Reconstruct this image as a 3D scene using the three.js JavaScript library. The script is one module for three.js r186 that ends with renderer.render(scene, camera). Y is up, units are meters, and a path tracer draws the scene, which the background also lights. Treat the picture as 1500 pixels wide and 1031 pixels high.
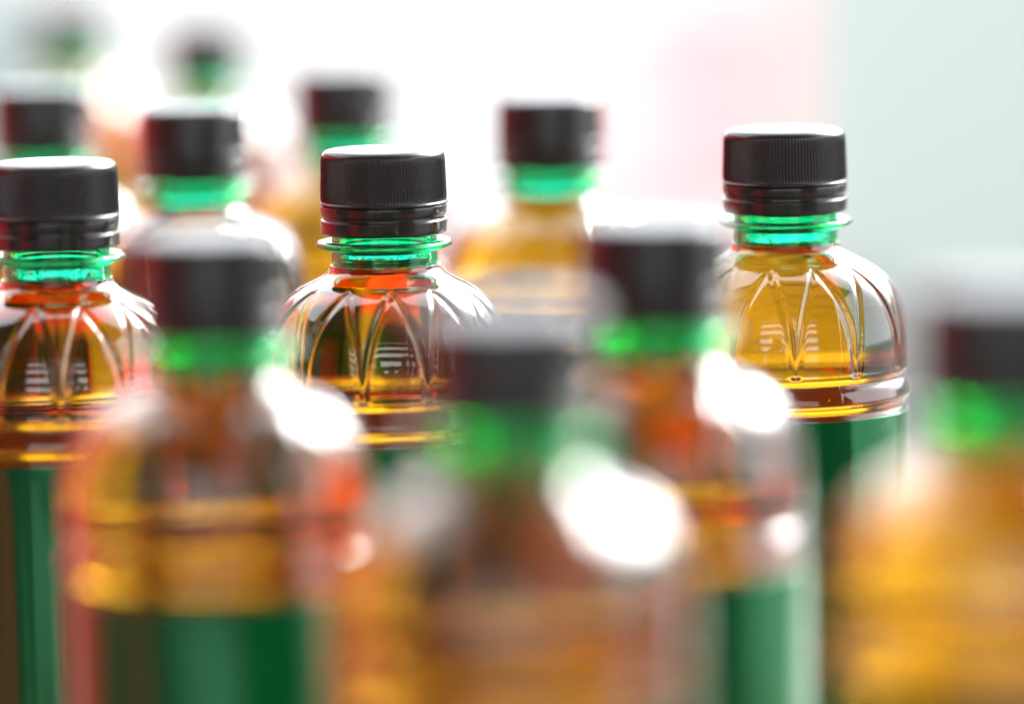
import * as THREE from 'three';
import { mergeGeometries } from 'three/addons/utils/BufferGeometryUtils.js';
import { RoundedBoxGeometry } from 'three/addons/geometries/RoundedBoxGeometry.js';

// ---------------------------------------------------------------- camera, sky, sun, exposure
const scene = new THREE.Scene();
const R = Math.PI / 180;
const camera = new THREE.PerspectiveCamera(9.506, 1024 / 703, 0.05, 300);
camera.position.set(0, 1.05, 0.985);
camera.rotation.order = 'YXZ';
camera.rotation.x = -7.602 * R;
camera.rotation.z = -1.0 * R;
camera.focus = 1.003;                       // sharp plane through the middle row of bottles
camera.userData.fStop = camera.getFocalLength() / 44;
scene.add(camera);

const renderer = new THREE.WebGLRenderer({ antialias: true });
renderer.setSize(1024, 703);
renderer.toneMapping = THREE.LinearToneMapping;
renderer.toneMappingExposure = 2.7;         // exposed for the shade under the added canopy
renderer.shadowMap.enabled = true;

const sunDir = new THREE.Vector3(0.55, 0.58, -0.60).normalize();
{
  const W = 512, H = 256, data = new Float32Array(W * H * 4), d = new THREE.Vector3();
  for (let j = 0; j < H; j++) for (let i = 0; i < W; i++) {
    const el = ((j + 0.5) / H - 0.5) * Math.PI, az = ((i + 0.5) / W - 0.5) * 2 * Math.PI;
    d.set(Math.cos(el) * Math.cos(az), Math.sin(el), Math.cos(el) * Math.sin(az));
    const a = Math.acos(Math.min(1, d.dot(sunDir))) / R;
    const glow = 8 * Math.exp(-((a / 14) ** 2));
    const up = Math.max(0, Math.sin(el)), L = 1.4 - 0.2 * up;
    const o = (j * W + i) * 4;
    data[o] = L * 0.97 + glow; data[o + 1] = L + glow * 0.99; data[o + 2] = L * 1.05 + glow * 0.97; data[o + 3] = 1;
  }
  const sky = new THREE.DataTexture(data, W, H, THREE.RGBAFormat, THREE.FloatType);
  sky.mapping = THREE.EquirectangularReflectionMapping;
  sky.minFilter = sky.magFilter = THREE.LinearFilter;
  sky.needsUpdate = true;
  scene.background = sky; scene.environment = sky;
}
const sun = new THREE.DirectionalLight(new THREE.Color(1, 0.97, 0.93), 3.0);
sun.position.copy(sunDir).multiplyScalar(8).add(new THREE.Vector3(0, 0.9, 0));
sun.target.position.set(0, 0.9, 0);
sun.castShadow = true;
sun.shadow.radius = 56;                     // thin cloud in front of the sun
sun.shadow.mapSize.set(2048, 2048);
Object.assign(sun.shadow.camera, { left: -4, right: 4, top: 4, bottom: -4, near: 0.5, far: 30 });
scene.add(sun, sun.target);

// ---------------------------------------------------------------- helpers
let seed = 7;
const rnd = () => { seed = (seed * 1664525 + 1013904223) >>> 0; return seed / 4294967296; };
const lin = (r, g, b) => new THREE.Color().setRGB(r, g, b);
const smooth = (a, b, x) => { const t = Math.min(1, Math.max(0, (x - a) / (b - a))); return t * t * (3 - 2 * t); };
const used = {};
function numbered(name) { const n = used[name] = (used[name] ?? -1) + 1; return n ? `${name}_${String(n).padStart(3, '0')}` : name; }
function shade(o) { o.traverse((c) => { if (c.isMesh) { c.castShadow = true; c.receiveShadow = true; } }); return o; }
function thing(name, label, category, [x, y, z] = [0, 0, 0], group) {
  const o = new THREE.Group(); o.name = numbered(name); o.position.set(x, y, z);
  o.userData = { label, category }; if (group) o.userData.group = group;
  scene.add(o); return o;
}
function part(name, geometry, material, parent) {
  const m = new THREE.Mesh(geometry, material); m.name = name; m.castShadow = m.receiveShadow = true; parent.add(m); return m;
}
function struct(name, geometry, material) { const m = part(name, geometry, material, scene); m.userData.kind = 'structure'; return m; }

// value noise textures for grain
function hash(i, j, s) { let h = (i * 374761393 + j * 668265263 + s * 2147483647) | 0; h = Math.imul(h ^ (h >>> 13), 1274126177); return ((h ^ (h >>> 16)) >>> 0) / 4294967296; }
function vnoise(x, y, px, py, s) {
  const i = Math.floor(x), j = Math.floor(y), u = x - i, v = y - j, w = (a) => a * a * (3 - 2 * a);
  const q = (a, b) => hash(((a % px) + px) % px, ((b % py) + py) % py, s);
  return (q(i, j) * (1 - w(u)) + q(i + 1, j) * w(u)) * (1 - w(v)) + (q(i, j + 1) * (1 - w(u)) + q(i + 1, j + 1) * w(u)) * w(v);
}
function grain(W, H, f, srgb, rx = 1, ry = 1) {
  const d = new Uint8Array(W * H * 4);
  for (let j = 0; j < H; j++) for (let i = 0; i < W; i++) {
    const c = f(i / W, j / H), o = (j * W + i) * 4;
    for (let k = 0; k < 3; k++) d[o + k] = Math.max(0, Math.min(255, Math.round(c[k] * 255)));
    d[o + 3] = 255;
  }
  const t = new THREE.DataTexture(d, W, H); t.wrapS = t.wrapT = THREE.RepeatWrapping; t.magFilter = THREE.LinearFilter; t.minFilter = THREE.LinearMipmapLinearFilter; t.generateMipmaps = true;
  if (srgb) t.colorSpace = THREE.SRGBColorSpace; t.repeat.set(rx, ry); t.needsUpdate = true; return t;
}

// surface of revolution from a profile [[y, r], ...] in mm, y measured DOWN from the cap top, H = height of that top above the base
const TOP = 215;                            // bottle height in mm
function revolve(profile, seg, disp) {
  const n = profile.length, pos = new Float32Array(n * (seg + 1) * 3), uv = new Float32Array(n * (seg + 1) * 2), idx = [];
  let len = 0; const ls = profile.map((p, k) => (k ? (len += Math.hypot(p[0] - profile[k - 1][0], p[1] - profile[k - 1][1])) : 0));
  for (let k = 0; k < n; k++) for (let s = 0; s <= seg; s++) {
    const a = (s % seg) / seg * 2 * Math.PI, y = profile[k][0];
    const r = profile[k][1] + (disp ? disp(y, a, profile[k][1]) : 0), o = k * (seg + 1) + s;
    pos[o * 3] = r * Math.sin(a) / 1000; pos[o * 3 + 1] = (TOP - y) / 1000; pos[o * 3 + 2] = r * Math.cos(a) / 1000;
    uv[o * 2] = s / seg; uv[o * 2 + 1] = 1 - ls[k] / len;
  }
  for (let k = 0; k < n - 1; k++) for (let s = 0; s < seg; s++) {
    const a = k * (seg + 1) + s, b = a + 1, c = a + seg + 1, d = c + 1;
    idx.push(a, c, b, b, c, d);
  }
  const g = new THREE.BufferGeometry();
  g.setAttribute('position', new THREE.BufferAttribute(pos, 3));
  g.setAttribute('uv', new THREE.BufferAttribute(uv, 2));
  g.setIndex(idx); g.computeVertexNormals();
  const nn = g.attributes.normal, v = new THREE.Vector3(), w = new THREE.Vector3();
  for (let k = 0; k < n; k++) {             // close the seam
    const a = k * (seg + 1), b = a + seg;
    v.fromBufferAttribute(nn, a); w.fromBufferAttribute(nn, b); v.add(w).normalize();
    if (profile[k][1] < 1e-6) v.set(0, k < n / 2 ? 1 : -1, 0);
    nn.setXYZ(a, v.x, v.y, v.z); nn.setXYZ(b, v.x, v.y, v.z);
  }
  return g;
}
// a curve through profile points, with corners kept where a point repeats
function curve(points, step) {
  const out = []; let run = [];
  const flush = () => {
    if (run.length > 1) {
      const c = new THREE.CatmullRomCurve3(run.map(([y, r]) => new THREE.Vector3(r, y, 0)), false, 'centripetal');
      const n = Math.max(2, Math.ceil(c.getLength() / step));
      for (let i = 0; i <= n; i++) { const p = c.getPoint(i / n); out.push([p.y, Math.max(0, p.x)]); }
    }
    run = [];
  };
  for (const p of points) { run.push(p); if (p[2] === 'corner') { flush(); run = [p]; } }
  flush(); return out;
}

// ---------------------------------------------------------------- materials of the bottle
const capGrain = grain(256, 256, (u, v) => { const n = 0.35 * vnoise(u * 24, v * 24, 24, 24, 3) + 0.65 * vnoise(u * 90, v * 90, 90, 90, 5); return [0.5, 0.14 + 0.16 * n, 0.5]; });
const capM = new THREE.MeshPhysicalMaterial({ color: lin(0.022, 0.023, 0.022), roughness: 1, roughnessMap: capGrain, ior: 1.5 });
const bandM = new THREE.MeshPhysicalMaterial({ color: lin(0.022, 0.023, 0.022), roughness: 0.16, ior: 1.52 });
const neckM = new THREE.MeshPhysicalMaterial({ color: lin(0.97, 1, 0.98), transmission: 1, roughness: 0.03, ior: 1.57, thickness: 0.002, attenuationColor: lin(0.004, 0.78, 0.40), attenuationDistance: 0.004 });
const drinkM = new THREE.MeshPhysicalMaterial({ color: lin(0.93, 0.985, 0.92), transmission: 1, roughness: 0.015, ior: 1.45, clearcoat: 1, clearcoatRoughness: 0.02, thickness: 0.05, attenuationColor: lin(0.77, 0.42, 0.025), attenuationDistance: 0.046 });
const bubbleM = new THREE.MeshPhysicalMaterial({ color: lin(0.9, 1, 0.94), transmission: 1, roughness: 0.02, ior: 1.33, thickness: 0.001 });
const backM = new THREE.MeshStandardMaterial({ color: lin(0.78, 0.78, 0.74), roughness: 0.6 });
let labelM;
{
  const W = 1024, H = 512, cv = document.createElement('canvas'); cv.width = W; cv.height = H;
  const c = cv.getContext('2d');
  c.fillStyle = '#057541'; c.fillRect(0, 0, W, H);
  for (let k = 0; k < 500; k++) {             // print grain: fine upright flecks of thicker and thinner ink
    const v = Math.round(96 + 40 * rnd()); c.fillStyle = `rgba(${Math.round(v * 0.06)},${v},${Math.round(v * 0.5)},0.35)`;
    c.fillRect(rnd() * W, rnd() * H, 1 + rnd() * 3, 30 + rnd() * 200);
  }
  const t = new THREE.CanvasTexture(cv); t.colorSpace = THREE.SRGBColorSpace;
  labelM = new THREE.MeshPhysicalMaterial({ map: t, metalness: 0.6, roughness: 0.12, clearcoat: 0.5, clearcoatRoughness: 0.04, ior: 1.5 });
}

// ---------------------------------------------------------------- shapes of the bottle
const RIBS = 120;
const capProfile = (fine) => {
  const p = [[0.05, 0], [0.05, 6], [0.0, 12.6], [0.05, 13.2], [0.25, 13.75], [0.6, 14.15], [0.95, 14.4], [1.15, 14.5]];
  const n = fine ? 14 : 5;
  for (let i = 0; i <= n; i++) p.push([1.35 + (11.45 - 1.35) * i / n, 14.55 + 0.35 * i / n]);
  p.push([11.7, 15.0], [11.8, 15.2], [12.0, 15.3], [12.2, 15.2], [12.3, 14.9], [12.35, 14.2], [12.3, 13.6], [2.2, 13.4], [2.0, 0]);
  return p;
};
const ribs = (y, a, r) => (y > 1.26 && y < 12.2 && r > 14.4 ? 0.34 * smooth(1.26, 2.0, y) * (1 - smooth(11.75, 12.2, y)) * (Math.pow(Math.abs(Math.cos(a * RIBS / 2)), 2.2) - 0.45) : 0);
const bandProfile = [[12.45, 13.4], [12.45, 14.7], [12.55, 15.0], [12.9, 15.08], [13.8, 15.02], [14.5, 14.86], [14.75, 14.6], [15.0, 14.5], [15.6, 14.55], [15.75, 14.9], [15.9, 15.1], [16.1, 15.12], [17.2, 15.02], [18.3, 14.9], [18.75, 14.75], [18.95, 14.45], [18.95, 13.5], [12.45, 13.4]];
const tall = (p, k) => p.map(([y, ...q]) => [y * k, ...q]);
const capGeo = (fine) => revolve(tall(capProfile(fine), 1.05), fine ? RIBS * 8 : RIBS * 2, fine ? ribs : null);
const bandGeo = (fine) => revolve(tall(fine ? curve(bandProfile.map((p, i) => (i === 0 || i === 1 || i > 14 ? [...p, 'corner'] : p)), 0.12) : bandProfile, 1.05), fine ? 240 : 72);

const neckProfile = [[2.6, 10.9, 'corner'], [2.6, 12.5, 'corner'], [12, 12.55], [20.0, 12.6], [24, 12.6], [27.3, 12.65, 'corner'], [27.3, 10.75, 'corner'], [20, 10.8], [2.6, 10.9]];
const ringProfile = [[20.5, 12.62, 'corner'], [20.5, 14.5], [20.7, 15.7], [20.95, 16.05], [21.3, 16.2], [21.7, 16.18], [22.0, 15.95], [22.3, 15.2], [22.7, 13.4], [23.2, 12.62, 'corner'], [20.5, 12.62]];
const dome = [[27.4, 12.9], [28.2, 13.2], [29.3, 14.1], [31, 17.0], [32.6, 20.0], [35.4, 23.6], [38.9, 26.3], [43.3, 28.2], [48.4, 29.3], [53.7, 29.55], [56.6, 29.4], [57.5, 28.9], [58.1, 28.0], [58.7, 28.0], [59.9, 28.9], [61.3, 29.6], [62.6, 29.85], [63.8, 29.5], [64.7, 28.6], [65.4, 28.3], [66.2, 28.75], [67.2, 28.9]].map(([y, r]) => [27.4 + (y - 27.4) * 1.025, r > 19 ? r * 1.02 : r]);
const ARCHES = 12, FOOT = 14.4 * R;
function arches(y, a, r) {
  if (y < 29 || y > 60) return 0;
  const cell = 2 * Math.PI / ARCHES, da = Math.abs(((a % cell) + cell) % cell - cell / 2);
  const t = (y - 32.6) / 24.4;
  const w = (q) => (q <= 0 ? 0 : FOOT * (0.45 * Math.pow(Math.min(1, q), 0.42) + 0.55 * (1 - Math.pow(1 - Math.min(1, q), 3.2))));
  let dist;
  if (t <= 0) dist = Math.hypot(da * r, (y - 32.6) * 1.4);
  else {
    const dw = (w(t + 0.02) - w(t)) / (0.02 * 24.4);
    dist = (da - w(t)) * r / Math.sqrt(1 + (r * dw) ** 2);
  }
  const fade = smooth(30.5, 33, y) * (1 - smooth(56, 58.2, y));
  const groove = Math.exp(-((dist / 0.78) ** 2));
  const inside = t > 0 ? 1 - smooth(-0.9, 0.1, dist) : 0;
  return fade * (-0.78 * groove - 0.34 * inside);
}
function seamLine(a) { const d = Math.min(Math.abs(a - 0.37), Math.abs(a - 0.37 - Math.PI)); return 0.09 * Math.exp(-((d * 29 / 0.16) ** 2)); }
function bodyGeo(fine, level) {
  const top = [[level + 0.25, 0], [level + 0.2, 8], [level, 10.3], [level - 0.25, 10.62], [level + 0.3, 10.66], [27.2, 10.66], [27.4, 10.8], [27.4, 12.7]];
  const shoulder = curve(dome, fine ? 0.2 : 0.55);
  const below = [[70, 29.48], [110, 29.48], [160, 29.48], [175, 29.48], [200, 29.4], [206, 28.6], [210, 27], [213, 24.5], [214.6, 21], [215, 17], [213, 11], [211, 0]];
  return revolve([...top, ...shoulder, ...below], fine ? 720 : 240, (y, a, r) => (r > 12.8 ? arches(y, a, r) + (fine && y > 30 && y < 66 ? seamLine(a) : 0) : 0));
}
// the film label, drawn tight over the bottle, with faint upright creases
const CREASES = Array.from({ length: 26 }, () => [rnd() * 2 * Math.PI, 0.02 + 0.09 * rnd() * rnd(), (rnd() - 0.5) * 0.5, 0.3 + 0.7 * rnd()]);
function creases(y, a, r) {
  if (r < 29.7) return 0;
  let d = 0.05 * Math.cos(5 * a + 0.6) + 0.03 * Math.cos(9 * a + 2 + 0.006 * y) + 0.015 * Math.cos(17 * a + 1);
  for (const [a0, w, slope, h] of CREASES) { let q = a - a0 - slope * (y - 68) / 400; q -= 2 * Math.PI * Math.round(q / (2 * Math.PI)); d += 0.10 * h * Math.exp(-((q / (w + 0.02)) ** 2)) * smooth(67, 80, y); }
  return Math.max(-0.12, d);
}
const labelProfile = [[67.5, 29.66], [67.5, 29.84], [67.65, 29.9]];
for (let i = 1; i <= 24; i++) labelProfile.push([67.65 + 82.35 * i / 24, 29.9]);
labelProfile.push([150.1, 29.66]);
const labelGeo = revolve(labelProfile, 480, creases);
const backGeo = revolve([[67.55, 29.6], [100, 29.6], [150, 29.6]], 120);
const neckGeo = revolve(curve(neckProfile, 0.4), 180), ringGeo = revolve(curve(ringProfile.map(([y, ...q]) => [y + 1, ...q]), 0.15), 180);
function foamGeo(level) {
  const list = [];
  for (let i = 0; i < 150; i++) {
    const a = rnd() * 2 * Math.PI, rad = 0.16 + 0.3 * rnd() * rnd(), rr = (10.6 - rad - 0.05 - (rnd() < 0.3 ? rnd() * 1.4 : 0)) / 1000;
    const g = new THREE.IcosahedronGeometry(rad / 1000, 1);
    g.translate(rr * Math.sin(a), (TOP - level + 0.02 + rad * 0.8 + (rnd() < 0.25 ? 0.4 : 0)) / 1000, rr * Math.cos(a)); list.push(g);
  }
  const at = (y) => { let k = 1; while (dome[k][0] < y) k++; const [a, b] = [dome[k - 1], dome[k]]; return a[1] + (b[1] - a[1]) * (y - a[0]) / (b[0] - a[0]); };
  for (let i = 0; i < 90; i++) {              // bubbles clinging to the inside of the shoulder
    const y = 30 + 34 * Math.pow(rnd(), 1.3), a = rnd() * 2 * Math.PI, rad = 0.1 + 0.22 * rnd() * rnd(), rr = (at(y) - 1.5 - rad) / 1000;
    const g = new THREE.IcosahedronGeometry(rad / 1000, 1); g.translate(rr * Math.sin(a), (TOP - y) / 1000, rr * Math.cos(a)); list.push(g);
  }
  return mergeGeometries(list);
}
function makeBottle(fine, level) {
  const o = new THREE.Group();
  const cap = part('cap', capGeo(fine), capM, o);
  part('tamper_band', bandGeo(fine), bandM, cap);
  part('neck', neckGeo, neckM, o);
  part('support_ring', ringGeo, neckM, o);
  part('body', bodyGeo(fine, level), drinkM, o);
  part('label', labelGeo, labelM, o);
  part('label_backing', backGeo, backM, o);
  if (fine) { const f = part('bubbles', foamGeo(level), bubbleM, o); f.userData.kind = 'stuff'; }
  return o;
}
const filled = makeBottle(false, 19.2), fineA = makeBottle(true, 25.6), fineB = makeBottle(true, 26.8), plain = makeBottle(false, 26.4);
const TABLE = 0.75;
const BOTTLES = [
  [fineA, -0.0299, -0.0162, -9.8, 'bottle in sharpest focus, just left of the middle, red seen through its clear ribbed shoulder'],
  [fineB, 0.0670, -0.0391, 0.6, 'nearly sharp bottle standing alone against the pale right background, olive shoulder'],
  [fineB, -0.1061, 0.0018, 6, 'nearly sharp bottle cut off by the left edge of the photo'],
  [filled, -0.0577, 0.1703, 8, 'blurred foreground bottle at lower left, in front of the two sharp left bottles'],
  [filled, 0.0283, 0.1591, 20, 'blurred foreground bottle right of the middle, overlapping the left side of the sharp right bottle'],
  [filled, -0.0004, 0.2924, 3, 'most blurred and nearest bottle, bottom middle, lower dark cap below the sharp middle bottle'],
  [filled, 0.0831, 0.2760, 11, 'blurred foreground bottle cut off by the right edge of the photo'],
  [plain, -0.0857, -0.1650, 17, 'slightly blurred bottle behind, between the left and the middle sharp bottles'],
  [plain, 0.0116, -0.1799, 25, 'slightly blurred bottle behind, between the middle and the right sharp bottles, against white'],
  [plain, -0.0500, -0.3033, 2, 'blurred bottle behind with bright green neck, just above left of the sharp middle cap'],
  [plain, -0.1113, -0.5802, 9, 'far blurred bottle at upper left, small cap above the bottle behind the sharp pair'],
  [plain, -0.1766, -0.7405, 21, 'farthest and smallest bottle, touching the top edge near the upper left corner'],
  [plain, -0.1369, -0.2568, 28, 'blurred bottle behind, cut by the left edge above the sharp left cap'],
];
for (const [proto, x, z, turn, label] of BOTTLES) {
  const b = proto.clone(); b.name = numbered('bottle');
  b.position.set(x, TABLE + 0.0005, z); b.rotation.y = turn * R;
  b.userData = { label, category: 'bottle', group: 'green-necked bottles of amber drink on the table' };
  const cap = b.children[0]; cap.rotation.y = rnd() * 6;
  if (proto !== fineB || x < 0) for (const p of b.children) if (p.name.startsWith('label')) p.rotation.y = 2 + rnd() * 2.3;
  if (proto === fineB && x > 0) b.scale.setScalar(1.006);
  scene.add(b);
}

// ---------------------------------------------------------------- the table they stand on
{
  const wood = grain(256, 128, (u, v) => { const n = 0.5 * vnoise(u * 6, v * 60, 6, 60, 11) + 0.5 * vnoise(u * 30, v * 120, 30, 120, 12); const k = 0.5 + 0.14 * n; return [k, k * 0.985, k * 0.96]; }, true, 2, 1);
  const pale = [0.46, 0.43, 0.48, 0.41].map((k) => new THREE.MeshStandardMaterial({ map: wood, color: lin(k, k, k), roughness: 0.55 }));
  const brown = [0.98, 0.85, 1.05, 0.78].map((k) => new THREE.MeshStandardMaterial({ map: wood, color: lin(0.6 * k, 0.27 * k, 0.22 * k), roughness: 0.45 }));
  const g = new RoundedBoxGeometry(0.96, 0.028, 0.082, 2, 0.003);
  function table(label, tones, z0, n) {      // n planks, the front one centred at z0
    const t = thing('table', label, 'table', [0.14, 0, z0 - (n - 1) * 0.0425]), d = n * 0.085;
    for (let i = 0; i < n; i++) { const p = part('plank', g, tones[(i * 7 + 3) % 4], t); p.position.set(0, TABLE - 0.014, (i - (n - 1) / 2) * 0.085); }
    for (const x of [-0.4, 0.4]) {
      const r = part('crossbar', new RoundedBoxGeometry(0.06, 0.05, d - 0.02, 2, 0.004), tones[1], t); r.position.set(x, TABLE - 0.0535, 0);
      for (const q of [-1, 1]) { const l = part('leg', new RoundedBoxGeometry(0.058, TABLE - 0.079, 0.058, 2, 0.004), tones[2], t); l.position.set(x, (TABLE - 0.079) / 2 + 0.0002, q * (d / 2 - 0.08)); }
    }
  }
  table('red-brown plank table under the nearest bottles and the sharp row', brown, 0.385, 6);
  table('grey plank table under the bottles behind the sharp row', pale, -0.128, 9);
  const mat = thing('place_mat', 'red paper mat lying under the bottles of the second row', 'place mat', [-0.085, TABLE, -0.24]);
  part('sheet', new THREE.BoxGeometry(0.23, 0.0004, 0.2).translate(0, 0.0002, 0), new THREE.MeshStandardMaterial({ color: lin(0.48, 0.04, 0.035), roughness: 0.55 }), mat);
}

// ---------------------------------------------------------------- setting
const conc = grain(512, 512, (u, v) => { const n = 0.4 * vnoise(u * 8, v * 8, 8, 8, 21) + 0.3 * vnoise(u * 40, v * 40, 40, 40, 22) + 0.3 * vnoise(u * 200, v * 200, 200, 200, 23); const k = 0.425 + 0.1 * (n - 0.5); return [k, k, k * 0.985]; }, true, 60, 60);
struct('ground', new THREE.PlaneGeometry(200, 200).rotateX(-Math.PI / 2), new THREE.MeshStandardMaterial({ map: conc, roughness: 0.9 }));
const dark = new THREE.MeshStandardMaterial({ color: lin(0.12, 0.10, 0.10), roughness: 0.8 });
const canvasM = new THREE.MeshStandardMaterial({ color: lin(0.28, 0.26, 0.26), roughness: 0.9 });
struct('added_canopy_roof', new THREE.BoxGeometry(3.4, 0.06, 2.4).translate(-0.3, 2.33, 1.05), canvasM);  // unseen roof, added to keep sky light off the camera side
for (const [x0, x1] of [[-2, -1.15], [1.2, 1.4]]) struct(numbered('added_rear_wall'), new THREE.BoxGeometry(x1 - x0, 2.3, 0.08).translate((x0 + x1) / 2, 1.15, 2.1), dark);  // out of view, added so the cap fronts mirror a dark rear
for (const [x, z, l] of [[-1.9, 0.8, 2.5], [1.36, 1.4, 1.3]]) struct(numbered('added_side_wall'), new THREE.BoxGeometry(0.08, 2.3, l).translate(x, 1.15, z), dark);  // unseen walls, added to block side light from the bottle fronts
{
  const o = thing('louvre', 'dark slatted louvre behind the camera, mirrored as grey stripes in the shoulders', 'louvre', [0.025, 0, 2.1]);
  const g = new RoundedBoxGeometry(2.26, 0.13, 0.09, 2, 0.01);
  for (let k = 0; k < 7; k++) part('slat', g, dark, o).position.set(0, 0.3 + k * 0.3, 0);
  for (const x of [-1.145, 1.145]) part('upright', new RoundedBoxGeometry(0.05, 2.28, 0.1, 2, 0.008), dark, o).position.set(x, 1.1402, 0);
}
function banner(z0, z1, label) {
  const n = 48, w = z1 - z0, g = new THREE.BoxGeometry(0.004, 1.9, w, 1, 8, n), p = g.attributes.position;
  for (let i = 0; i < p.count; i++) p.setX(i, p.getX(i) + 0.014 * Math.sin(p.getZ(i) / 0.16 * 2 + p.getY(i)));
  g.computeVertexNormals();
  const o = thing('banner', label, 'banner', [-1.5, 0.15, (z0 + z1) / 2]);
  part('cloth', g.translate(0, 0.95, 0), new THREE.MeshStandardMaterial({ color: lin(0.55, 0.01, 0.015), roughness: 0.75 }), o);
  part('rod', new THREE.CylinderGeometry(0.014, 0.014, w + 0.1, 16).rotateX(Math.PI / 2).translate(0, 1.92, 0), dark, o);
  for (const s of [-1, 1]) part('post', new THREE.CylinderGeometry(0.014, 0.018, 2.08, 16).translate(0, 0.89, s * (w / 2 + 0.035)), dark, o);
}
banner(-1.65, 0.1, 'red cloth banner left of the table, mirrored at the left edge of the caps');
banner(-3.5, -1.8, 'red cloth banner farther back on the left, mirrored at the rim of the left labels');
banner(0.75, 1.45, 'red cloth banner left of the camera, mirrored dimly in the caps');
const gardenWall = struct('garden_wall', new THREE.BoxGeometry(7.0, 1.5, 0.15).translate(0, 0.75, 0), new THREE.MeshStandardMaterial({ color: lin(0.34, 0.39, 0.355), roughness: 0.8 }));
gardenWall.position.set(1.5, 0, -4.6); gardenWall.rotation.y = -76 * R;
{
  const bin = (name, label, x, z, r, h, c) => {
    const o = thing(name, label, 'bin', [x, 0, z]);
    part('shell', new THREE.LatheGeometry([[0, 0], [r * 0.8, 0], [r * 0.82, 0.01], [r, h - 0.03], [r * 1.08, h - 0.02], [r * 1.08, h], [r * 0.97, h], [r * 0.8, 0.02], [0, 0.02]].map((p) => new THREE.Vector2(...p)), 48), c, o);
    part('rim', new THREE.TorusGeometry(r * 1.08, 0.012, 10, 48).rotateX(Math.PI / 2).translate(0, h, 0), c, o);
  };
  const plastic = (r, g, b) => new THREE.MeshStandardMaterial({ color: lin(r, g, b), roughness: 0.4 });
  bin('bin', 'faded red plastic bin far behind, a pink blur above the sharp right cap', 0.51, -9.2, 0.24, 0.58, plastic(0.80, 0.42, 0.43));
  bin('bin', 'grey-green plastic bin far behind, a dull blur in the upper left corner', -1.22, -9.0, 0.20, 0.6, plastic(0.24, 0.30, 0.29));
}
renderer.render(scene, camera);
